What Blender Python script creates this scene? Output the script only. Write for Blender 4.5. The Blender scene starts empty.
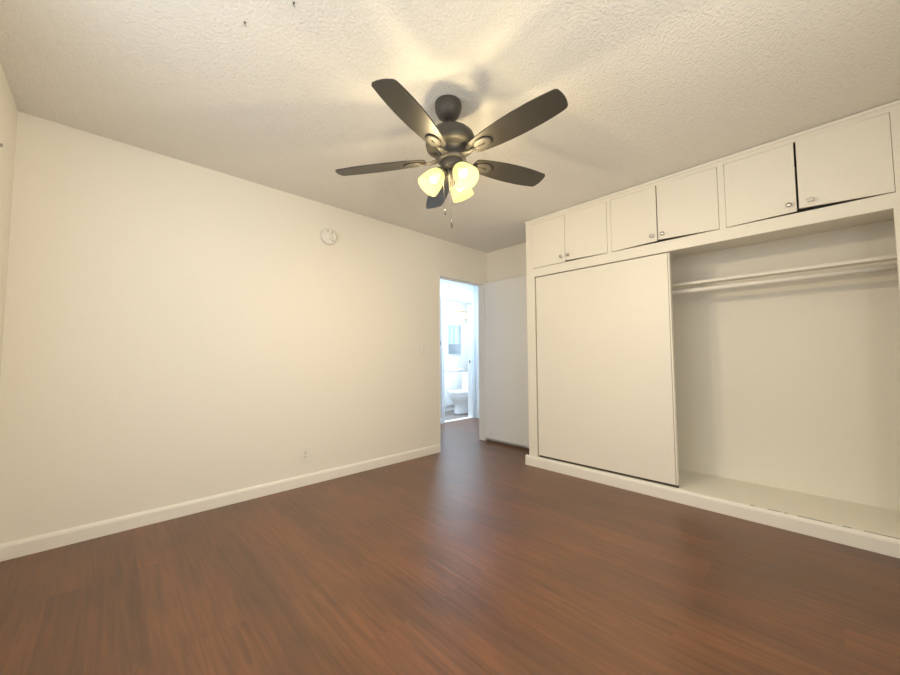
import bpy, math, random
from mathutils import Vector, Matrix
random.seed(4)
S = bpy.context.scene
COL = S.collection
PI = math.pi

# ------------------------------------------------------------------ camera
YAW, PITCH, ROLL, CAM_H, FPX = 0.8084, 0.0558, -0.0043, 1.0588, 359.2344
cp, sp = math.cos(PITCH), math.sin(PITCH)
fwd = Vector((math.cos(YAW)*cp, math.sin(YAW)*cp, sp))
r0 = Vector((math.sin(YAW), -math.cos(YAW), 0))
u0 = r0.cross(fwd)
rt = r0*math.cos(ROLL) + u0*math.sin(ROLL)
up = u0*math.cos(ROLL) - r0*math.sin(ROLL)
cd = bpy.data.cameras.new('camera')
cam = bpy.data.objects.new('camera', cd); COL.objects.link(cam)
m = Matrix((rt, up, -fwd)).transposed().to_4x4()
m.translation = Vector((0, 0, CAM_H))
cam.matrix_world = m
cd.sensor_width = 36; cd.lens = FPX/900*36; cd.clip_start = .02
S.camera = cam

# ------------------------------------------------------------------ world, lights, exposure
W = bpy.data.worlds.new('world'); S.world = W; W.use_nodes = True
W.node_tree.nodes['Background'].inputs[0].default_value = (.75, .87, 1, 1)
W.node_tree.nodes['Background'].inputs[1].default_value = 1.0
S.view_settings.view_transform = 'Standard'
S.view_settings.look = 'None'
S.view_settings.gamma = 1
S.view_settings.exposure = -.10
S.view_settings.use_curve_mapping = False

def area(name, loc, rot, sx, sy, power, color):
    l = bpy.data.lights.new(name, 'AREA'); l.shape = 'RECTANGLE'; l.size = sx; l.size_y = sy
    l.energy = power; l.color = color
    o = bpy.data.objects.new(name, l); COL.objects.link(o); o.location = loc; o.rotation_euler = rot
    return o
LAMP_POWER = 21.0
LAMP_COLOR = (1, .83, .56)
# daylight of the bedroom window (west wall, left of the camera)
area('window_daylight', (-.395, 1.15, 1.5), (PI/2, 0, -PI/2), 1.5, 1.1, 15, (.90, .95, 1))
# added warm fill light in a made-up south wall window, behind the camera
area('south_fill_light', (.80, -.63, 1.45), (PI/2, 0, 0), 1.4, 1.1, 24, (1, .94, .83))
# added area lights without fixtures, cool fill for hallway and bathroom
area('hall_fill_light', (4.15, 3.45, 2.42), (0, 0, 0), .7, .4, 32, (.56, .77, 1))
area('bathroom_fill_light', (4.75, 4.75, 2.42), (0, 0, 0), .6, .5, 62, (.76, .89, 1))

# ------------------------------------------------------------------ materials
def new_mat(name):
    mt = bpy.data.materials.new(name); mt.use_nodes = True
    nt = mt.node_tree
    return mt, nt, nt.nodes['Principled BSDF']
def mat(name, color, rough=.5, metal=0, bump=0, dist=.004, scale=50, spec=.5, emit=None, estr=0, detail=3):
    mt, nt, b = new_mat(name)
    b.inputs['Base Color'].default_value = (*color, 1)
    b.inputs['Roughness'].default_value = rough
    b.inputs['Metallic'].default_value = metal
    b.inputs['Specular IOR Level'].default_value = spec
    if emit:
        b.inputs['Emission Color'].default_value = (*emit, 1); b.inputs['Emission Strength'].default_value = estr
    tc = nt.nodes.new('ShaderNodeTexCoord')
    n = nt.nodes.new('ShaderNodeTexNoise'); n.inputs['Scale'].default_value = scale; n.inputs['Detail'].default_value = detail
    nt.links.new(tc.outputs['Object'], n.inputs['Vector'])
    # slight colour variation of the paint itself
    mx = nt.nodes.new('ShaderNodeMix'); mx.data_type = 'RGBA'
    mx.inputs[6].default_value = (*[c*.975 for c in color], 1); mx.inputs[7].default_value = (*[min(1, c*1.02) for c in color], 1)
    nt.links.new(n.outputs[0], mx.inputs[0]); nt.links.new(mx.outputs[2], b.inputs['Base Color'])
    if bump:
        bp = nt.nodes.new('ShaderNodeBump'); bp.inputs['Strength'].default_value = bump; bp.inputs['Distance'].default_value = dist
        nt.links.new(n.outputs[0], bp.inputs['Height']); nt.links.new(bp.outputs[0], b.inputs['Normal'])
    return mt
M = {}
M['wall'] = mat('wall_paint', (.875, .84, .755), .6, bump=.12, scale=90)
M['ceiling'] = mat('textured_ceiling', (.86, .84, .785), .85, bump=1.0, dist=.009, scale=85, detail=4)
M['trim'] = mat('trim_paint', (.90, .87, .80), .42, bump=.03, scale=40)
M['cabinet'] = mat('cabinet_paint', (.875, .84, .75), .45, bump=.05, scale=60)
M['closet_lightened'] = mat('closet_paint_lightened', (.91, .875, .775), .55, bump=.1, scale=90)  # paint lightened to make up for missing light inside the closet
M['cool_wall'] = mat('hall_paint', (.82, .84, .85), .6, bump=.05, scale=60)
M['plastic'] = mat('white_plastic', (.86, .835, .765), .4)
M['door_white'] = mat('door_paint', (.90, .89, .87), .4, bump=.02, scale=40)
M['slot'] = mat('dark_slot', (.06, .05, .04), .6)
M['shadow_slot'] = mat('grey_slot', (.35, .33, .29), .6)
M['chrome'] = mat('chrome', (.62, .60, .56), .22, 1)
M['paint_metal'] = mat('painted_metal', (.72, .70, .64), .35)
M['fan_metal'] = mat('fan_bronze', (.070, .064, .055), .5, .2)
M['blade'] = mat('blade_charcoal', (.040, .036, .030), .40, bump=.05, scale=30)
M['chain'] = mat('chain', (.30, .28, .24), .4, 1)
M['porcelain'] = mat('porcelain', (.86, .87, .88), .15)
M['brass'] = mat('brass', (.78, .60, .30), .35, .8)
M['mirror'] = mat('mirror', (.80, .88, .95), .03, 1)
M['bulb'] = mat('bulb_glow', (1, 1, 1), .4, emit=(1, .92, .55), estr=1.5)
M['warm_shade'] = mat('vanity_shade', (.9, .85, .7), .4, emit=(1, .80, .42), estr=2.5)
M['pane_lit'] = mat('frosted_pane', (.8, .9, 1), .3, emit=(.45, .72, 1), estr=1.1)
M['vinyl'] = mat('bath_vinyl', (.20, .17, .15), .4)
M['curtain_metal'] = mat('grey_metal', (.40, .37, .33), .4, .6)

# frosted glass lamp shade: glows, and lets part of the bulb's light through
mt, nt, b = new_mat('frosted_shade')
out = nt.nodes['Material Output']
em = nt.nodes.new('ShaderNodeEmission'); em.inputs[0].default_value = (1, .86, .30, 1); em.inputs[1].default_value = 1.5
tr = nt.nodes.new('ShaderNodeBsdfTransparent'); tr.inputs[0].default_value = (1, .97, .88, 1)
mx = nt.nodes.new('ShaderNodeMixShader'); mx.inputs[0].default_value = .28
nt.links.new(em.outputs[0], mx.inputs[1]); nt.links.new(tr.outputs[0], mx.inputs[2]); nt.links.new(mx.outputs[0], out.inputs[0])
M['shade'] = mt
# inner face of the shade, next to the bulb
mt2 = mt.copy(); mt2.name = 'frosted_shade_inside'
for q in mt2.node_tree.nodes:
    if q.type == 'EMISSION': q.inputs[0].default_value = (1, .92, .45, 1); q.inputs[1].default_value = .75
nt2 = mt2.node_tree      # glow plus everything that passes
ad = nt2.nodes.new('ShaderNodeAddShader')
nt2.links.new([q for q in nt2.nodes if q.type == 'EMISSION'][0].outputs[0], ad.inputs[0])
nt2.links.new([q for q in nt2.nodes if q.type == 'BSDF_TRANSPARENT'][0].outputs[0], ad.inputs[1])
nt2.links.new(ad.outputs[0], [q for q in nt2.nodes if q.type == 'OUTPUT_MATERIAL'][0].inputs[0])
M['shade_in'] = mt2
# clear window glass
mt, nt, b = new_mat('window_glass')
out = nt.nodes['Material Output']
gl = nt.nodes.new('ShaderNodeBsdfGlossy'); gl.inputs['Roughness'].default_value = .02
tr = nt.nodes.new('ShaderNodeBsdfTransparent')
mx = nt.nodes.new('ShaderNodeMixShader'); mx.inputs[0].default_value = .93
nt.links.new(gl.outputs[0], mx.inputs[1]); nt.links.new(tr.outputs[0], mx.inputs[2]); nt.links.new(mx.outputs[0], out.inputs[0])
M['glass'] = mt
# plank floor, planks run along world Y
mt, nt, b = new_mat('plank_floor')
L = nt.links.new
tc = nt.nodes.new('ShaderNodeTexCoord')
mp = nt.nodes.new('ShaderNodeMapping'); mp.inputs['Rotation'].default_value = (0, 0, PI/2)
L(tc.outputs['Object'], mp.inputs['Vector'])
br = nt.nodes.new('ShaderNodeTexBrick')
br.offset = .37; br.offset_frequency = 2; br.squash = 1
br.inputs['Color1'].default_value = (.0, .0, .0, 1); br.inputs['Color2'].default_value = (1, 1, 1, 1)
br.inputs['Mortar'].default_value = (.5, .5, .5, 1)
br.inputs['Scale'].default_value = 1; br.inputs['Mortar Size'].default_value = .0011; br.inputs['Mortar Smooth'].default_value = .3
br.inputs['Bias'].default_value = 0; br.inputs['Brick Width'].default_value = 1.22; br.inputs['Row Height'].default_value = .152
L(mp.outputs[0], br.inputs['Vector'])
# grain stretched along the plank
mg = nt.nodes.new('ShaderNodeMapping'); mg.inputs['Scale'].default_value = (34, 1.6, 1)
L(tc.outputs['Object'], mg.inputs['Vector'])
sep = nt.nodes.new('ShaderNodeVectorMath'); sep.operation = 'MULTIPLY_ADD'
sep.inputs[1].default_value = (7, 7, 7); L(br.outputs['Color'], sep.inputs[0]); L(mg.outputs[0], sep.inputs[2])
gn = nt.nodes.new('ShaderNodeTexNoise'); gn.inputs['Scale'].default_value = 1.5; gn.inputs['Detail'].default_value = 7; gn.inputs['Roughness'].default_value = .65
gn.inputs['Distortion'].default_value = .6
L(sep.outputs[0], gn.inputs['Vector'])
cr = nt.nodes.new('ShaderNodeValToRGB')
cr.color_ramp.elements[0].position = .28; cr.color_ramp.elements[0].color = (.086, .032, .012, 1)
cr.color_ramp.elements[1].position = .74; cr.color_ramp.elements[1].color = (.208, .080, .029, 1)
L(gn.outputs[0], cr.inputs[0])
pv = nt.nodes.new('ShaderNodeMapRange'); pv.inputs['To Min'].default_value = .86; pv.inputs['To Max'].default_value = 1.12
L(br.outputs['Color'], pv.inputs[0])
pm = nt.nodes.new('ShaderNodeMix'); pm.data_type = 'RGBA'; pm.blend_type = 'MULTIPLY'; pm.inputs[0].default_value = 1
L(cr.outputs[0], pm.inputs[6]); L(pv.outputs[0], pm.inputs[7])
# broad greyer and redder patches of the printed wood
bn = nt.nodes.new('ShaderNodeTexNoise'); bn.inputs['Scale'].default_value = 2.6; bn.inputs['Detail'].default_value = 3
mb_ = nt.nodes.new('ShaderNodeMapping'); mb_.inputs['Scale'].default_value = (1.6, .7, 1)
L(tc.outputs['Object'], mb_.inputs['Vector']); L(mb_.outputs[0], bn.inputs['Vector'])
bc = nt.nodes.new('ShaderNodeValToRGB')
bc.color_ramp.elements[0].position = .36; bc.color_ramp.elements[0].color = (.82, .85, .88, 1)
bc.color_ramp.elements[1].position = .64; bc.color_ramp.elements[1].color = (1.10, 1.05, 1.0, 1)
L(bn.outputs[0], bc.inputs[0])
pm2 = nt.nodes.new('ShaderNodeMix'); pm2.data_type = 'RGBA'; pm2.blend_type = 'MULTIPLY'; pm2.inputs[0].default_value = 1
L(pm.outputs[2], pm2.inputs[6]); L(bc.outputs[0], pm2.inputs[7])
sm = nt.nodes.new('ShaderNodeMix'); sm.data_type = 'RGBA'; sm.inputs[7].default_value = (.045, .018, .010, 1)
sf = nt.nodes.new('ShaderNodeMath'); sf.operation = 'MULTIPLY'; sf.inputs[1].default_value = .35
L(br.outputs['Fac'], sf.inputs[0]); L(sf.outputs[0], sm.inputs[0]); L(pm2.outputs[2], sm.inputs[6]); L(sm.outputs[2], b.inputs['Base Color'])
rr = nt.nodes.new('ShaderNodeMapRange'); rr.inputs['To Min'].default_value = .26; rr.inputs['To Max'].default_value = .40
L(gn.outputs[0], rr.inputs[0]); L(rr.outputs[0], b.inputs['Roughness'])
b.inputs['Specular IOR Level'].default_value = .85
bp = nt.nodes.new('ShaderNodeBump'); bp.inputs['Strength'].default_value = .7; bp.inputs['Distance'].default_value = .003
L(gn.outputs[0], bp.inputs['Height']); L(bp.outputs[0], b.inputs['Normal'])
M['floor'] = mt

# ------------------------------------------------------------------ mesh helpers
class MB:
    def __init__(s): s.v = []; s.f = []; s.sm = []
    def add(s, vs, fs, smooth=False):
        o = len(s.v); s.v += [tuple(v) for v in vs]
        s.f += [tuple(i+o for i in f) for f in fs]; s.sm += [smooth]*len(fs)
        return s
    def box(s, x0, x1, y0, y1, z0, z1):
        vs = [(x, y, z) for x in (x0, x1) for y in (y0, y1) for z in (z0, z1)]
        return s.add(vs, [(0,1,3,2),(4,6,7,5),(0,4,5,1),(2,3,7,6),(0,2,6,4),(1,5,7,3)])
    def lathe(s, prof, mtx=None, n=32, caps=True):
        mtx = mtx or Matrix()
        vs = [mtx @ Vector((r*math.cos(2*PI*k/n), r*math.sin(2*PI*k/n), z)) for r, z in prof for k in range(n)]
        fs = [(i*n+k, i*n+(k+1) % n, (i+1)*n+(k+1) % n, (i+1)*n+k) for i in range(len(prof)-1) for k in range(n)]
        s.add(vs, fs, True)
        if caps:
            o = len(s.v)-len(vs)
            for i in (0, len(prof)-1):
                if prof[i][0] > 1e-5:
                    s.f.append(tuple(o+i*n+k for k in range(n))); s.sm.append(False)
        return s
    def tube(s, pts, rad, n=10, caps=True):
        pts = [Vector(p) for p in pts]; rings = []
        ref = None
        for i, p in enumerate(pts):
            d = (pts[min(i+1, len(pts)-1)]-pts[max(i-1, 0)]).normalized()
            if ref is None: ref = d.orthogonal().normalized()
            a = (ref-d*ref.dot(d)).normalized(); ref = a; bb = d.cross(a)
            r = rad[i] if isinstance(rad, (list, tuple)) else rad
            rings.append([p+a*r*math.cos(2*PI*k/n)+bb*r*math.sin(2*PI*k/n) for k in range(n)])
        vs = [v for q in rings for v in q]
        fs = [(i*n+k, i*n+(k+1) % n, (i+1)*n+(k+1) % n, (i+1)*n+k) for i in range(len(pts)-1) for k in range(n)]
        if caps: fs += [tuple(range(n)), tuple((len(pts)-1)*n+k for k in range(n))]
        return s.add(vs, fs, True)
    def prism(s, poly, fn, a, b, smooth=False):
        """poly of 2D points, fn(u,v,t) -> 3D, extruded from t=a to t=b"""
        n = len(poly)
        vs = [fn(u, v, a) for u, v in poly]+[fn(u, v, b) for u, v in poly]
        s.add(vs, [(k, (k+1) % n, n+(k+1) % n, n+k) for k in range(n)], smooth)
        o = len(s.v)-2*n
        s.f += [tuple(o+k for k in range(n)), tuple(o+n+k for k in range(n))]; s.sm += [False, False]
        return s
    def loft(s, rings, smooth=True, caps=True):
        n = len(rings[0]); vs = [v for q in rings for v in q]
        fs = [(i*n+k, i*n+(k+1) % n, (i+1)*n+(k+1) % n, (i+1)*n+k) for i in range(len(rings)-1) for k in range(n)]
        s.add(vs, fs, smooth)
        if caps:
            o = len(s.v)-len(vs); s.f += [tuple(o+k for k in range(n)), tuple(o+(len(rings)-1)*n+k for k in range(n))]; s.sm += [False, False]
        return s
    def build(s, name, material, parent=None, loc=(0, 0, 0), bevel=0):
        import bmesh
        me = bpy.data.meshes.new(name); me.from_pydata(s.v, [], s.f)
        for p, q in zip(me.polygons, s.sm): p.use_smooth = q
        bm = bmesh.new(); bm.from_mesh(me); bmesh.ops.recalc_face_normals(bm, faces=bm.faces); bm.to_mesh(me); bm.free()
        me.materials.append(material)
        o = bpy.data.objects.new(name, me); COL.objects.link(o); o.location = loc
        if parent: o.parent = parent
        if bevel:
            bv = o.modifiers.new('bevel', 'BEVEL'); bv.width = bevel; bv.segments = 2; bv.limit_method = 'ANGLE'; bv.angle_limit = .9
        return o
def struct(o): o['kind'] = 'structure'; return o
def tag(o, label, cat, group=None):
    o['label'] = label; o['category'] = cat
    if group: o['group'] = group
    return o
def empty(name, loc, label, cat, group=None):
    o = bpy.data.objects.new(name, None); o.empty_display_size = .1; COL.objects.link(o); o.location = loc
    return tag(o, label, cat, group)
def copy_tree(o, parent=None):
    c = o.copy(); COL.objects.link(c)
    if parent: c.parent = parent
    for ch in [k for k in o.children]: copy_tree(ch, c)
    return c

# ------------------------------------------------------------------ room shell
XW, XE, YS, YN, ZC = -.406, 3.604, -.65, 3.052, 2.44
WT = .095                                   # partition thickness
DX0, DX1, DTOP = 2.757, 3.525, 2.006        # doorway clear opening
YB = 4.334                                  # bathroom partition (hall side)
BX0, BX1, BTOP = 4.005, 4.665, 2.024
BXE, BYN = 6.0, 5.55                        # bathroom far walls
LN = .014                                   # jamb lining thickness

struct(MB().box(XW-.1, XE+.1, YS-.1, YN+WT, -.08, 0).build('floor', M['floor']))
struct(MB().box(1.5, 4.80, YN+WT, YB+.04, -.08, 0).build('floor', M['floor'])).name = 'floor_hall'
struct(MB().box(3.2, BXE+.1, YB+.04, BYN+.1, -.08, .0).build('floor_bathroom', M['vinyl']))
struct(MB().box(XW-.1, XE+.1, YS-.1, YN+WT, ZC, ZC+.08).build('ceiling', M['ceiling']))
struct(MB().box(1.5, BXE+.1, YN+WT, BYN+.1, ZC, ZC+.08).build('ceiling_hall', M['cool_wall']))

w = MB()
w.box(XW-.1, DX0-LN, YN, YN+WT, 0, ZC); w.box(DX1+LN, XE+.1, YN, YN+WT, 0, ZC)
w.box(DX0-LN, DX1+LN, YN, YN+WT, DTOP+LN, ZC)
struct(w.build('wall_north', M['wall']))
struct(MB().box(XE, XE+.1, YS-.1, YN, 0, ZC).build('wall_east', M['wall']))
SX0, SX1 = .08, 1.52
WZ0, WZ1 = .93, 2.07
w = MB()
w.box(XW, SX0, YS-.1, YS, 0, ZC); w.box(SX1, XE, YS-.1, YS, 0, ZC)
w.box(SX0, SX1, YS-.1, YS, 0, WZ0); w.box(SX0, SX1, YS-.1, YS, WZ1, ZC)
struct(w.build('wall_south', M['wall']))
w = MB()
for a in ((SX0, SX0+.05, WZ0, WZ1), (SX1-.05, SX1, WZ0, WZ1), (SX0+.05, SX1-.05, WZ0, WZ0+.05), (SX0+.05, SX1-.05, WZ1-.05, WZ1), (.775, .825, WZ0+.05, WZ1-.05)):
    w.box(a[0], a[1], YS-.08, YS-.03, a[2], a[3])
win = struct(w.build('added_window_3', M['trim']))  # made-up window, added to go with the south fill light
MB().box(SX0+.05, SX1-.05, YS-.058, YS-.053, WZ0+.05, WZ1-.05).build('pane', M['glass'], win)
WY0, WY1, WZ0, WZ1 = .38, 1.92, .93, 2.07
w = MB()
w.box(XW-.1, XW, YS-.1, WY0, 0, ZC); w.box(XW-.1, XW, WY1, YN, 0, ZC)
w.box(XW-.1, XW, WY0, WY1, 0, WZ0); w.box(XW-.1, XW, WY0, WY1, WZ1, ZC)
struct(w.build('wall_west', M['wall']))
w = MB()
for a in ((WY0, WY0+.05, WZ0, WZ1), (WY1-.05, WY1, WZ0, WZ1), (WY0+.05, WY1-.05, WZ0, WZ0+.05), (WY0+.05, WY1-.05, WZ1-.05, WZ1), (1.125, 1.175, WZ0+.05, WZ1-.05)):
    w.box(XW-.08, XW-.03, a[0], a[1], a[2], a[3])
win = struct(w.build('window_1', M['trim']))
MB().box(XW-.058, XW-.053, WY0+.05, WY1-.05, WZ0+.05, WZ1-.05).build('pane', M['glass'], win)

# door lining of the bedroom doorway, with stop and latch keeper
w = MB()
w.box(DX0-LN, DX0, YN-.004, YN+WT+.004, 0, DTOP+LN); w.box(DX1, DX1+LN, YN-.004, YN+WT+.004, 0, DTOP+LN)
w.box(DX0, DX1, YN-.004, YN+WT+.004, DTOP, DTOP+LN)
w.box(DX0, DX0+.012, YN+.048, YN+WT-.004, 0, DTOP)
w.box(DX0+.012, DX1-.001, YN+.048, YN+WT-.004, DTOP-.012, DTOP)
jamb = struct(w.build('trim_1', M['trim'], bevel=.002))
MB().box(DX0-.001, DX0+.004, YN-.006, YN+.018, 1.205, 1.245).build('strike_plate', M['slot'], jamb)
# open door leaf, folded back along the east wall
d1 = struct(MB().box(0, .036, -.762, 0, .036, 2.022).build('door_1', M['door_white'], loc=(DX1+.004, YN-.006, 0), bevel=.002))
for hz in (.25, 1.05, 1.80):
    MB().lathe([(.006, 0), (.006, .09)], Matrix.Translation((-.002, -.001, hz)), 10).build('hinge', M['trim'], d1)

# baseboards: small rounded top
def baseboard(name, p0, p1, nrm, h=.088, t=.014, material=None):
    prof = [(0, 0), (t, 0), (t, h-.020), (t-.003, h-.009), (t-.008, h-.002), (0, h)]
    p0 = Vector(p0); p1 = Vector(p1); d = (p1-p0); n = Vector(nrm)
    return struct(MB().prism(prof, lambda u, v, q: p0+d*q+n*u+Vector((0, 0, v)), 0, 1).build(name, material or M['trim']))
baseboard('baseboard_north', (XW, YN, 0), (DX0-LN, YN, 0), (0, -1, 0))
baseboard('baseboard_west', (XW, YS, 0), (XW, YN-.014, 0), (1, 0, 0))
baseboard('baseboard_south', (XW+.014, YS, 0), (3.0, YS, 0), (0, 1, 0))
baseboard('baseboard_east', (XE, 2.09, 0), (XE, YN, 0), (-1, 0, 0), t=.010)

# ------------------------------------------------------------------ hallway and bathroom shell
w = MB()
w.box(1.5, BX0-LN, YB, YB+.09, 0, ZC); w.box(BX1+LN, BXE, YB, YB+.09, 0, ZC); w.box(BX0-LN, BX1+LN, YB, YB+.09, BTOP+LN, ZC)
struct(w.build('wall_hall', M['cool_wall']))
struct(MB().box(4.735, 4.80, YN+WT, YB, 0, ZC).build('wall_hall_end', M['cool_wall']))
struct(MB().box(1.42, 1.5, YN+WT, YB+.1, 0, ZC).build('wall_hall_side', M['cool_wall']))
struct(MB().box(XE+.1, 4.735, YN, YN+WT, 0, ZC).build('wall_hall_near', M['cool_wall']))
w = MB()
w.box(BX0-LN, BX0, YB-.004, YB+.094, 0, BTOP+LN); w.box(BX1, BX1+LN, YB-.004, YB+.094, 0, BTOP+LN); w.box(BX0, BX1, YB-.004, YB+.094, BTOP, BTOP+LN)
w.box(BX0-.075, BX0-.004, YB-.018, YB-.004, 0, BTOP+.03); w.box(BX1+.004, BX1+.048, YB-.018, YB-.004, 0, BTOP+.03); w.box(BX0-.004, BX1+.004, YB-.018, YB-.004, BTOP+.004, BTOP+.03)
t2 = struct(w.build('trim_2', M['cool_wall'], bevel=.002))
MB().box(BX1-.003, BX1, YB+.03, YB+.055, .96, 1.01).build('strike_plate', M['slot'], t2)
struct(MB().box(BX0, BX1, YB-.002, YB+.09, 0, .012).build('trim_3', M['trim'], bevel=.003))
baseboard('baseboard_hall', (3.0, YB, 0), (BX0-.075, YB, 0), (0, -1, 0), material=M['cool_wall'])
struct(MB().box(3.2, BXE+.1, BYN, BYN+.1, 0, ZC).build('wall_bathroom_north', M['cool_wall']))
struct(MB().box(3.2, 3.3, YB+.09, BYN, 0, ZC).build('wall_bathroom_west', M['cool_wall']))
BW = (4.66, 5.06, 1.36, 1.92)
w = MB()
w.box(BXE, BXE+.1, YB, BW[0], 0, ZC); w.box(BXE, BXE+.1, BW[1], BYN, 0, ZC); w.box(BXE, BXE+.1, BW[0], BW[1], 0, BW[2]); w.box(BXE, BXE+.1, BW[0], BW[1], BW[3], ZC)
struct(w.build('wall_bathroom_east', M['cool_wall']))
w = MB()
for y0, y1, z0, z1 in ((BW[0], BW[0]+.03, BW[2], BW[3]), (BW[1]-.03, BW[1], BW[2], BW[3]), (BW[0]+.03, BW[1]-.03, BW[2], BW[2]+.03), (BW[0]+.03, BW[1]-.03, BW[3]-.03, BW[3]), (4.845, 4.87, BW[2]+.03, BW[3]-.03)):
    w.box(BXE+.04, BXE+.08, y0, y1, z0, z1)
wn = struct(w.build('window_2', M['trim']))
MB().box(BXE+.058, BXE+.063, BW[0]+.03, BW[1]-.03, BW[2]+.03, BW[3]-.03).build('pane', M['pane_lit'], wn)
struct(MB().box(5.335, 5.42, YB+.09, 5.02, 0, ZC).build('wall_bathroom_partition', M['cool_wall']))

# ------------------------------------------------------------------ built-in closet (face plane X=3.05)
XF = 3.05
CY0, CY1 = YS, 2.068          # closet run along Y
OY0, OY1, OZ0, OZ1 = -.284, 1.975, .095, 1.856
cl = empty('built_in_closet', (XF, CY1, 0), 'white built-in closet standing open on its right half, against the right wall', 'closet')
def P(mb, name, material, parent, bevel=0):
    """build in world coordinates below a parent that sits at a location"""
    o = mb.build(name, material, None, bevel=bevel)
    o.parent = parent
    q = parent; off = Vector((0, 0, 0))
    while q: off += Vector(q.location); q = q.parent
    o.location = -off
    return o
w = MB()
w.box(XF, XF+.02, OY1, CY1, .0, 1.925)              # left stile
w.box(XF, XF+.02, CY0, OY0, .0, 1.925)              # right stile
w.box(XF, XF+.02, OY0, OY1, OZ1, 1.925)             # header rail
P(w, 'face_frame', M['cabinet'], cl)
P(MB().box(XF+.02, XE, CY1-.02, CY1, 0, 1.925), 'end_panel', M['cabinet'], cl)
P(MB().box(XF+.02, XE, CY0, CY0+.02, 0, 1.925), 'end_panel', M['cabinet'], cl)
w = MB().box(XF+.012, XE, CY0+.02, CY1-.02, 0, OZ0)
P(w, 'closet_floor', M['closet_lightened'], cl)
P(MB().box(XE-.008, XE, CY0+.02, CY1-.02, OZ0, 1.925), 'lightened_back_panel', M['closet_lightened'], cl)  # sheet added over the east wall, its lighter colour stands in for light
# plinth board with rounded top edge along the foot
h, t = .094, .014
prof = [(0, 0), (t, 0), (t, h-.024), (t-.002, h-.013), (t-.006, h-.004), (t-.010, h), (-.010, h), (-.010, h-.01), (0, h-.01)]
P(MB().prism(prof, lambda u, v, q: Vector((XF-u, q, v)), CY0, CY1+.038), 'plinth', M['trim'], cl)
# chipped seam marks where plinth meets the closet floor
for y0, y1 in ((.385, .358), (.30, .24), (.225, .205), (.165, .02), (-.02, -.055), (-.10, -.27)):
    P(MB().box(XF+.0035, XF+.0085, y1, y0, h-.001, h+.0012), 'chipped_seam', M['slot'], cl)
# sliding door, pushed to the left; bottom guide shows as a dark gap
SY0, SY1 = .793, 1.967
sd = P(MB().box(XF+.010, XF+.044, SY0, SY1, .114, 1.849), 'sliding_door', M['cabinet'], cl, .003)
P(MB().box(XF+.0085, XF+.0125, SY0+.010, SY0+.014, .118, 1.845), 'edge_groove', M['shadow_slot'], sd)
P(MB().box(XF+.020, XF+.036, SY0, OY1-.01, OZ0, .114), 'bottom_track', M['slot'], cl)
P(MB().box(XF+.022, XF+.10, OY0, CY1-.03, 1.86, 1.90), 'top_track', M['cabinet'], cl)
struct(MB().box(XF-.010, XF-.0005, CY0, CY1+.006, 2.418, 2.437).build('trim_4', M['trim'], bevel=.003))

# overhead cabinets: three units, two doors each
specs = [  # y range of unit, doors (y0,y1,hinge,open angle), label
    ((1.2285, 2.068), (1.640, 1.990, 'L', .0, .001), (1.250, 1.6355, 'R', .010, .010), 'leftmost overhead cabinet of the closet, its two white doors above the sliding door'),
    ((.4575, 1.2285), (.866, 1.2125, 'L', .006, .010), (.478, .859, 'R', .012, .016), 'middle overhead cabinet of the closet, between the two other pairs of white doors'),
    ((CY0, .4575), (.088, .437, 'L', .006, .008), (-.293, .078, 'R', .035, .019), 'rightmost overhead cabinet, white right-hand door slightly ajar with a dark gap')]
ZB, ZT, FD = 1.943, 2.386, .018
ktemplate = None
for (u0, u1), dl, dr, lab in specs:
    cab = empty('overhead_cabinet', (XF, (u0+u1)/2, 1.94), lab, 'cabinet', 'overhead cabinets along the top of the closet')
    w = MB()
    w.box(XF, XE, u0, u1, 1.925, 1.94)                     # bottom
    w.box(XF+.02, XE, u0, u0+.012, 1.94, ZC-.002); w.box(XF+.02, XE, u1-.012, u1, 1.94, ZC-.002)
    a0, a1 = dr[0]-.002, dl[1]+.002
    w.box(XF, XF+.02, u0, a0, 1.94, ZC-.002); w.box(XF, XF+.02, a1, u1, 1.94, ZC-.002)
    w.box(XF, XF+.02, a0, a1, ZT+.003, ZC-.002)
    w.box(XE-.01, XE, u0+.012, u1-.012, 1.94, ZC-.002)
    P(w, 'body', M['cabinet'], cab)
    for y0, y1, side, ang, rise in (dl, dr):
        hy = y1 if side == 'L' else y0
        s = -1 if side == 'L' else 1
        wd = y1-y0
        ya, yb = (-wd, 0) if s < 0 else (0, wd)
        mb = MB().box(-.004, .014, ya, yb, ZB-1.94, ZT-1.94)
        mb.v = [(x, y, z+(rise*abs(y)/wd if z < .2 else 0)) for x, y, z in mb.v]   # the foot of the door runs slightly out of level
        d = mb.build('door', M['cabinet'], cab, loc=(0, hy-(u0+u1)/2, 0), bevel=.0025)
        d.rotation_euler = (0, 0, ang*(1 if s > 0 else -1))
        kp = s*(wd-(.050 if y0 < -.2 else .034))
        chrome = not (abs(y0+.293) < .001)
        kb = MB().lathe([(.0075, 0), (.006, .008), (.0065, .012), (.0135, .016), (.0150, .020), (.0135, .025), (.008, .0275), (0, .028)],
                        Matrix.Translation((-.004, kp, 1.996-1.94)) @ Matrix.Rotation(-PI/2, 4, 'Y'), 20)
        k = kb.build('knob', M['chrome'] if chrome else M['paint_metal'], d)
        k['label'] = 'small round chrome knob' if chrome else 'small round knob painted white'

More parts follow.
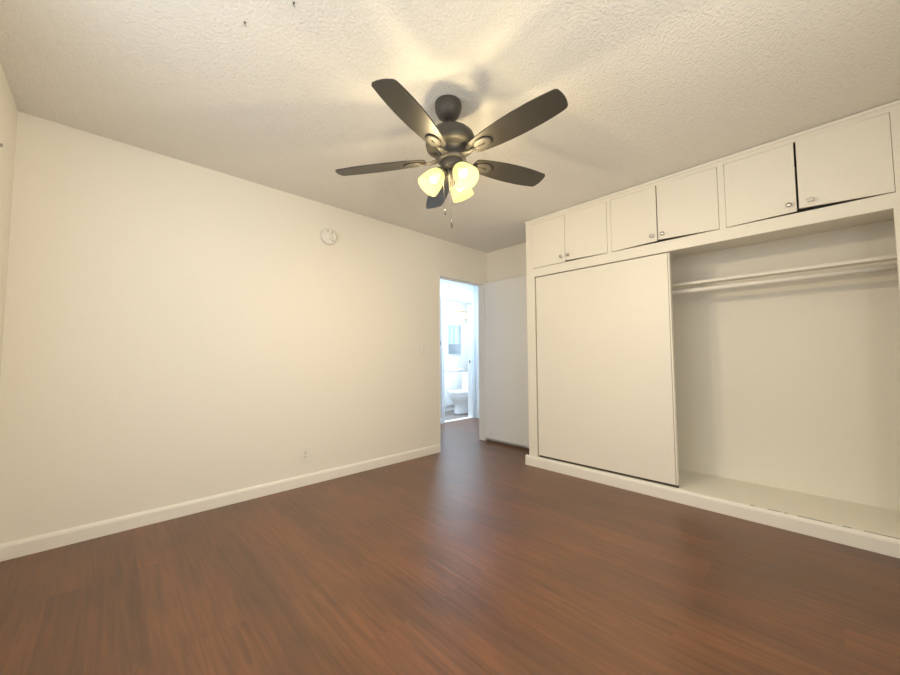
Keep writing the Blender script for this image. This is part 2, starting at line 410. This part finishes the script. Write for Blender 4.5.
# hanging shelf strip and rod inside the closet
RX = 3.30
sh = MB().box(RX, RX+.085, OY0-.30, CY1-.022, 1.626, 1.647).build('closet_shelf', M['cabinet'], bevel=.002)
tag(sh, 'narrow white shelf board across the open closet, just above the hanging rod', 'shelf')
rd = MB().tube([(RX+.008, CY0+.022, 1.577), (RX+.008, CY1-.022, 1.577)], .0175, 20).build('closet_rod', M['trim'])
tag(rd, 'long round white hanging rod across the open closet, below the narrow shelf', 'rod')

# ------------------------------------------------------------------ things on the left wall
# smoke detector
sx, sz = 1.403, 2.145
base = empty('smoke_detector', (sx, YN, sz), 'round white smoke detector high on the left wall', 'smoke detector')
Rx = Matrix.Rotation(PI/2, 4, 'X')
MB().lathe([(.066, 0), (.068, .006), (.066, .010)], Rx, 40).build('mount_plate', M['plastic'], base)
MB().lathe([(.070, .010), (.073, .016), (.071, .026), (.064, .034), (.050, .038), (.047, .036), (.030, .036), (.027, .039), (0, .040)], Rx, 40).build('cover', M['plastic'], base)
for a in (115, -55):
    c, s_ = math.cos(math.radians(a))*.046, math.sin(math.radians(a))*.046
    MB().lathe([(.006, .033), (.006, .0405)], Matrix.Translation((c, 0, s_)) @ Rx, 12).build('vent_hole', M['shadow_slot'], base)
MB().box(.018, .024, -.0405, -.034, .025, .050).build('vent_slot', M['shadow_slot'], base)
w = MB().lathe([(.011, .039), (.010, .0425), (0, .043)], Rx, 20).build('test_button', M['plastic'], base)

# power outlet
ox, oz = 1.231, .255
out_ = empty('power_outlet', (ox, YN, oz), 'white duplex power outlet low on the left wall above the baseboard', 'outlet')
MB().box(-.035, .035, -.006, 0, -.057, .057).build('cover_plate', M['plastic'], out_, bevel=.003)
for q in (-.0195, .0195):
    sk = MB().lathe([(.0165, 0), (.0165, .002)], Matrix.Translation((0, -.006, q)) @ Rx, 24).build('socket', M['plastic'], out_)
    w = MB(); w.box(-.0075, -.0050, -.0085, -.0079, q-.004, q+.006); w.box(.0050, .0075, -.0085, -.0079, q-.004, q+.006)
    w.lathe([(.0025, .0079), (.0025, .0085)], Matrix.Translation((0, 0, q-.009)) @ Rx, 10)
    w.build('slot', M['slot'], sk)
MB().lathe([(.003, .006), (.003, .0075)], Rx, 10).build('screw', M['chrome'], out_)

# light switch
lx, lz = 2.508, 1.146
swt = empty('light_switch', (lx, YN, lz), 'white light switch plate on the left wall beside the doorway', 'light switch')
MB().box(-.035, .035, -.006, 0, -.057, .057).build('cover_plate', M['plastic'], swt, bevel=.003)
MB().prism([(-.006, -.012), (-.010, -.010), (-.018, .006), (-.015, .010), (-.006, .012)], lambda u, v, q: Vector((q, u, v)), -.005, .005).build('toggle', M['plastic'], swt)
for q in (-.03, .03): MB().lathe([(.003, .006), (.003, .0075)], Matrix.Translation((0, 0, q)) @ Rx, 10).build('screw', M['chrome'], swt)

# grey bracket on the west wall, at the left edge of the photograph
hk = empty('wall_bracket', (XW, 2.60, 2.035), 'small grey metal bracket high on the left side wall near the corner', 'bracket')
MB().box(0, .004, -.014, .014, -.03, .03).build('plate', M['curtain_metal'], hk, bevel=.001)
MB().tube([(.003, 0, .008), (.012, 0, .008), (.018, 0, .012), (.018, 0, .022)], .005, 8).build('hook', M['curtain_metal'], hk)

# two tiny hooks left in the ceiling
def ceil_hook(x, y, lab):
    o = empty('ceiling_hook', (x, y, ZC), lab, 'hook', 'small hooks left in the ceiling')
    MB().lathe([(.004, 0), (.004, -.002), (.002, -.003)], None, 12).build('collar', M['fan_metal'], o)
    MB().tube([(0, 0, -.002), (0, 0, -.010), (.003, .002, -.012), (.006, .004, -.010)], .0016, 8).build('hook', M['fan_metal'], o)
ceil_hook(.363, 1.594, 'tiny dark hook in the ceiling, left of the fan and nearer the wall')
ceil_hook(.478, 1.372, 'tiny dark hook in the ceiling at the top edge, nearer the fan')

# ------------------------------------------------------------------ ceiling fan
AX, AY = 1.298, 1.366
fan = empty('ceiling_fan', (AX, AY, ZC), 'dark five-blade ceiling fan with three lit frosted glass lamps', 'ceiling fan')
fan.rotation_euler = Vector((0, 0, 1)).rotation_difference(Vector((-.05, .028, 1))).to_euler()   # the fan hangs slightly out of plumb
fm = M['fan_metal']
MB().lathe([(.070, 0), (.0725, -.004), (.0725, -.022), (.069, -.045), (.058, -.068), (.042, -.083), (.024, -.090), (.018, -.091)], None, 40).build('canopy', fm, fan).rotation_euler = fan.rotation_euler.to_matrix().inverted().to_euler()
MB().lathe([(.0135, -.085), (.0135, -.165)], None, 20).build('downrod', fm, fan)
MB().lathe([(.018, -.128), (.034, -.132), (.042, -.142), (.075, -.150), (.105, -.166), (.126, -.188), (.134, -.210), (.135, -.232), (.132, -.246), (.124, -.254),
            (.105, -.259), (.086, -.262), (.076, -.265), (.069, -.272), (.065, -.284), (.066, -.294), (.070, -.300), (.030, -.301)], None, 48).build('motor_housing', fm, fan)
MB().lathe([(.060, -.300), (.074, -.303), (.078, -.309), (.078, -.318), (.072, -.324), (.058, -.328), (.020, -.329)], None, 40).build('flywheel', fm, fan)
MB().lathe([(.052, -.322), (.060, -.325), (.062, -.332), (.062, -.356), (.058, -.366), (.044, -.374), (.020, -.377)], None, 40).build('switch_housing', fm, fan)
MB().lathe([(.030, -.375), (.034, -.380), (.034, -.404), (.028, -.418), (.016, -.428), (.010, -.440), (.012, -.448), (.008, -.458), (0, -.461)], None, 28).build('light_fitter', fm, fan)

# blade, built along +X, pitched about its own axis; leading (+Y) edge lower
edge = [(.150, .040), (.165, .047), (.210, .056), (.270, .064), (.340, .070), (.420, .073), (.500, .072), (.560, .068), (.610, .062), (.628, .058), (.638, .050)]
tip = [(.645, .025), (.647, .0), (.645, -.025), (.639, -.048)]
low = [(.628, -.057), (.560, -.064), (.500, -.068), (.420, -.069), (.340, -.066), (.270, -.060), (.210, -.052), (.165, -.044), (.150, -.038), (.142, -.020), (.140, .0), (.142, .022)]
outl = edge+tip+low
ph = math.radians(12.6)
ZBL = -.309
Rp = Matrix.Translation((0, 0, ZBL)) @ Matrix.Rotation(-ph, 4, 'X')
def blade_mesh():
    return MB().prism(outl, lambda u, v, q: Rp @ Vector((u, v, q)), -.0035, .0035).build('blade', M['blade'], fan, bevel=.0015)
bl = blade_mesh()
# arm: strap from flywheel to an oval rimmed pad under the blade root
w = MB()
n = 28
def oval(rx, ry, z, cx=.212): return [Rp @ Vector((cx+rx*math.cos(2*PI*k/n), ry*math.sin(2*PI*k/n), z)) for k in range(n)]
w.loft([oval(.052, .033, -.0036), oval(.054, .035, -.0070), oval(.053, .034, -.0100), oval(.047, .029, -.0120), oval(.030, .018, -.0130), oval(.010, .006, -.0132)], True, True)
sec = []
for x, z, hw, th in ((.060, -.310, .020, .005), (.085, -.312, .017, .005), (.110, -.318, .013, .005), (.135, -.322, .011, .0045), (.165, -.320, .010, .004)):
    sec.append([Vector((x, a*hw, z+b_*th)) for a, b_ in ((-1, -.6), (-.6, -1), (.6, -1), (1, -.6), (1, .6), (.6, 1), (-.6, 1), (-1, .6))])
w.loft(sec, True, True)
w.tube([Vector((.150, .0, -.3225)), Rp @ Vector((.185, .0, -.012)), Rp @ Vector((.225, .0, -.0115))], .0042, 8)
w.build('blade_arm', fm, bl)
for k in range(5):
    o = bl if k == 0 else copy_tree(bl, fan)
    o.rotation_euler = (0, 0, math.radians(57.5+72*k))

# lamp shades
right_az = math.degrees(YAW)-90
prof_o = [(.027, 0), (.031, -.006), (.041, -.020), (.050, -.040), (.056, -.062), (.060, -.085), (.063, -.118)]
prof_i = [(.0605, -.118), (.0575, -.085), (.0535, -.062), (.0475, -.040), (.0385, -.021), (.028, -.008), (.020, -.004)]
LA = math.radians(41)
lampT = Matrix.Translation((.058, 0, -.384)) @ Matrix.Rotation(-LA, 4, 'Y')
shd = MB().lathe(prof_o+prof_i, lampT, 36, caps=False).build('lamp_shade', M['shade'], fan)
shd.data.materials.append(M['shade_in'])
for q in shd.data.polygons:
    if q.index >= 36*len(prof_o): q.material_index = 1
w = MB()
w.tube([(.020, 0, -.394), (.038, 0, -.382), (.054, 0, -.378)], .010, 12)
w.lathe([(.020, .010), (.0285, .006), (.0305, -.002), (.0305, -.012), (.027, -.014)], lampT, 28)
w.build('lamp_arm', fm, shd)
MB().lathe([(.011, -.012), (.013, -.020), (.020, -.036), (.024, -.050), (.022, -.064), (.014, -.074), (0, -.078)], lampT, 24).build('bulb', M['bulb'], shd)
for k, th in enumerate((197, 308, 60)):
    a = math.radians(right_az+th)
    o = shd if k == 0 else copy_tree(shd, fan)
    o.rotation_euler = (0, 0, a); o.location = (-.0058, .0055, 0)
    pl = bpy.data.lights.new('lamp_light', 'POINT'); pl.energy = LAMP_POWER; pl.color = LAMP_COLOR; pl.shadow_soft_size = .022
    lo = bpy.data.objects.new('lamp_light', pl); COL.objects.link(lo); lo.parent = fan
    lo.location = Matrix.Rotation(a, 4, 'Z') @ (lampT @ Vector((0, 0, -.098))) + Vector((-.0058, .0055, 0))

# pull chains with fobs
def chain(lat, dep, z0, z1, fob):
    c, s_ = math.cos(YAW), math.sin(YAW)
    x, y = lat*s_-dep*c, -lat*c-dep*s_
    w = MB().tube([(x*.8, y*.8, z0+.004), (x, y, z0), (x, y, z0-.02), (x, y, z1)], .0008, 6)
    zz = z0-.01
    while zz > z1:
        w.lathe([(0, zz), (.0014, zz-.002), (0, zz-.004)], Matrix.Translation((x, y, 0)), 6, caps=False); zz -= .008
    o = w.build('pull_chain', M['chain'], fan)
    MB().lathe([(.0015, z1+.003), (.0035, z1-.002), (.0042, z1-fob*.6), (.003, z1-fob), (0, z1-fob-.001)], Matrix.Translation((x, y, 0)), 12).build('pull_fob', fm, o)
chain(-.052, .052, -.345, -.605, .028)
chain(-.022, .060, -.345, -.672, .036)

# ------------------------------------------------------------------ bathroom things
TX, TY = 4.61, 4.83
toi = empty('toilet', (TX, TY, 0), 'white toilet with closed lid standing on the bathroom floor beyond the doorway', 'toilet')
n = 32
def egg(x0, x1, hw, z, k=0):
    """closed outline, front at x0, back at x1"""
    cx, rx = (x0+x1)/2, (x1-x0)/2
    return [Vector((cx+rx*math.cos(2*PI*i/n), hw*math.sin(2*PI*i/n)*(1+.10*math.cos(2*PI*i/n)), z)) for i in range(n)]
MB().loft([egg(.115, .58, .115, 0), egg(.12, .58, .112, .03), egg(.135, .58, .100, .10), egg(.13, .58, .100, .18), egg(.09, .585, .125, .235),
           egg(.04, .59, .160, .295), egg(.012, .595, .178, .345), egg(.005, .60, .182, .375), egg(.005, .60, .182, .388)]).build('bowl', M['porcelain'], toi)
MB().loft([egg(.0, .46, .186, .390), egg(-.004, .465, .190, .396), egg(-.004, .465, .190, .404), egg(0, .46, .186, .410)]).build('seat', M['porcelain'], toi)
MB().loft([egg(.0, .46, .186, .411), egg(-.004, .465, .190, .418), egg(.002, .46, .184, .430), egg(.03, .44, .160, .436)]).build('lid', M['porcelain'], toi)
tk = MB().box(.50, .70, -.20, .20, .39, .735).build('tank', M['porcelain'], toi, bevel=.015)
MB().box(.49, .71, -.21, .21, .735, .765).build('tank_lid', M['porcelain'], tk, bevel=.008)
MB().tube([(.50, -.14, .69), (.485, -.14, .69), (.48, -.12, .69), (.478, -.09, .685)], .007, 8).build('flush_lever', M['chrome'], tk)

van = empty('vanity', (4.86, 5.24, 0), 'low white bathroom vanity with sink counter below the mirror', 'vanity')
P(MB().box(4.72, 5.36, 5.25, BYN-.04, 0, .79), 'cabinet_body', M['cool_wall'], van, .003)
vd = P(MB().box(4.74, 5.035, 5.238, 5.25, .10, .77), 'cabinet_door', M['cool_wall'], van, .003)
vd = P(MB().box(5.045, 5.34, 5.238, 5.25, .10, .77), 'cabinet_door', M['cool_wall'], van, .003)
P(MB().box(4.70, 5.38, 5.225, BYN-.04, .79, .825), 'countertop', M['porcelain'], van, .005)
fc = P(MB().box(4.93, 5.09, 5.36, 5.40, .825, .845), 'faucet', M['chrome'], van, .004)
P(MB().tube([(5.01, 5.38, .845), (5.01, 5.38, .93), (5.01, 5.35, .955), (5.01, 5.31, .94), (5.01, 5.305, .92)], .011, 10), 'spout', M['chrome'], fc)
for x in (4.95, 5.07): P(MB().tube([(x, 5.38, .845), (x, 5.38, .885)], [.014, .010], 10), 'handle', M['chrome'], fc)

mir = empty('mirror', (5.41, BYN, 1.12), 'rectangular bathroom mirror on the far wall above the vanity', 'mirror')
P(MB().box(5.21, 5.63, BYN-.02, BYN, 1.12, 1.78), 'backing', M['cool_wall'], mir)
P(MB().box(5.222, 5.618, BYN-.024, BYN-.0205, 1.132, 1.768), 'glass', M['mirror'], mir)

bar = empty('vanity_light', (5.46, BYN, 2.04), 'brass bathroom light bar with three glowing glass shades above the mirror', 'wall lamp')
P(MB().box(5.38, 5.54, BYN-.02, BYN, 2.02, 2.11), 'backplate', M['paint_metal'], bar, .004)
P(MB().tube([(5.19, BYN-.09, 2.06), (5.73, BYN-.09, 2.06)], .012, 12).tube([(5.46, BYN-.02, 2.06), (5.46, BYN-.09, 2.06)], .010, 10), 'bar', M['brass'], bar)
for x in (5.25, 5.46, 5.67):
    sh_ = P(MB().lathe([(.022, 2.035), (.032, 2.02), (.045, 1.975), (.052, 1.93), (.049, 1.93), (.042, 1.975), (.030, 2.015)], Matrix.Translation((x, BYN-.10, 0)), 24, caps=False), 'lamp_shade', M['warm_shade'], bar)
    P(MB().lathe([(.014, 2.062), (.024, 2.050), (.024, 2.034), (.010, 2.032)], Matrix.Translation((x, BYN-.10, 0)), 20), 'socket', M['brass'], sh_)
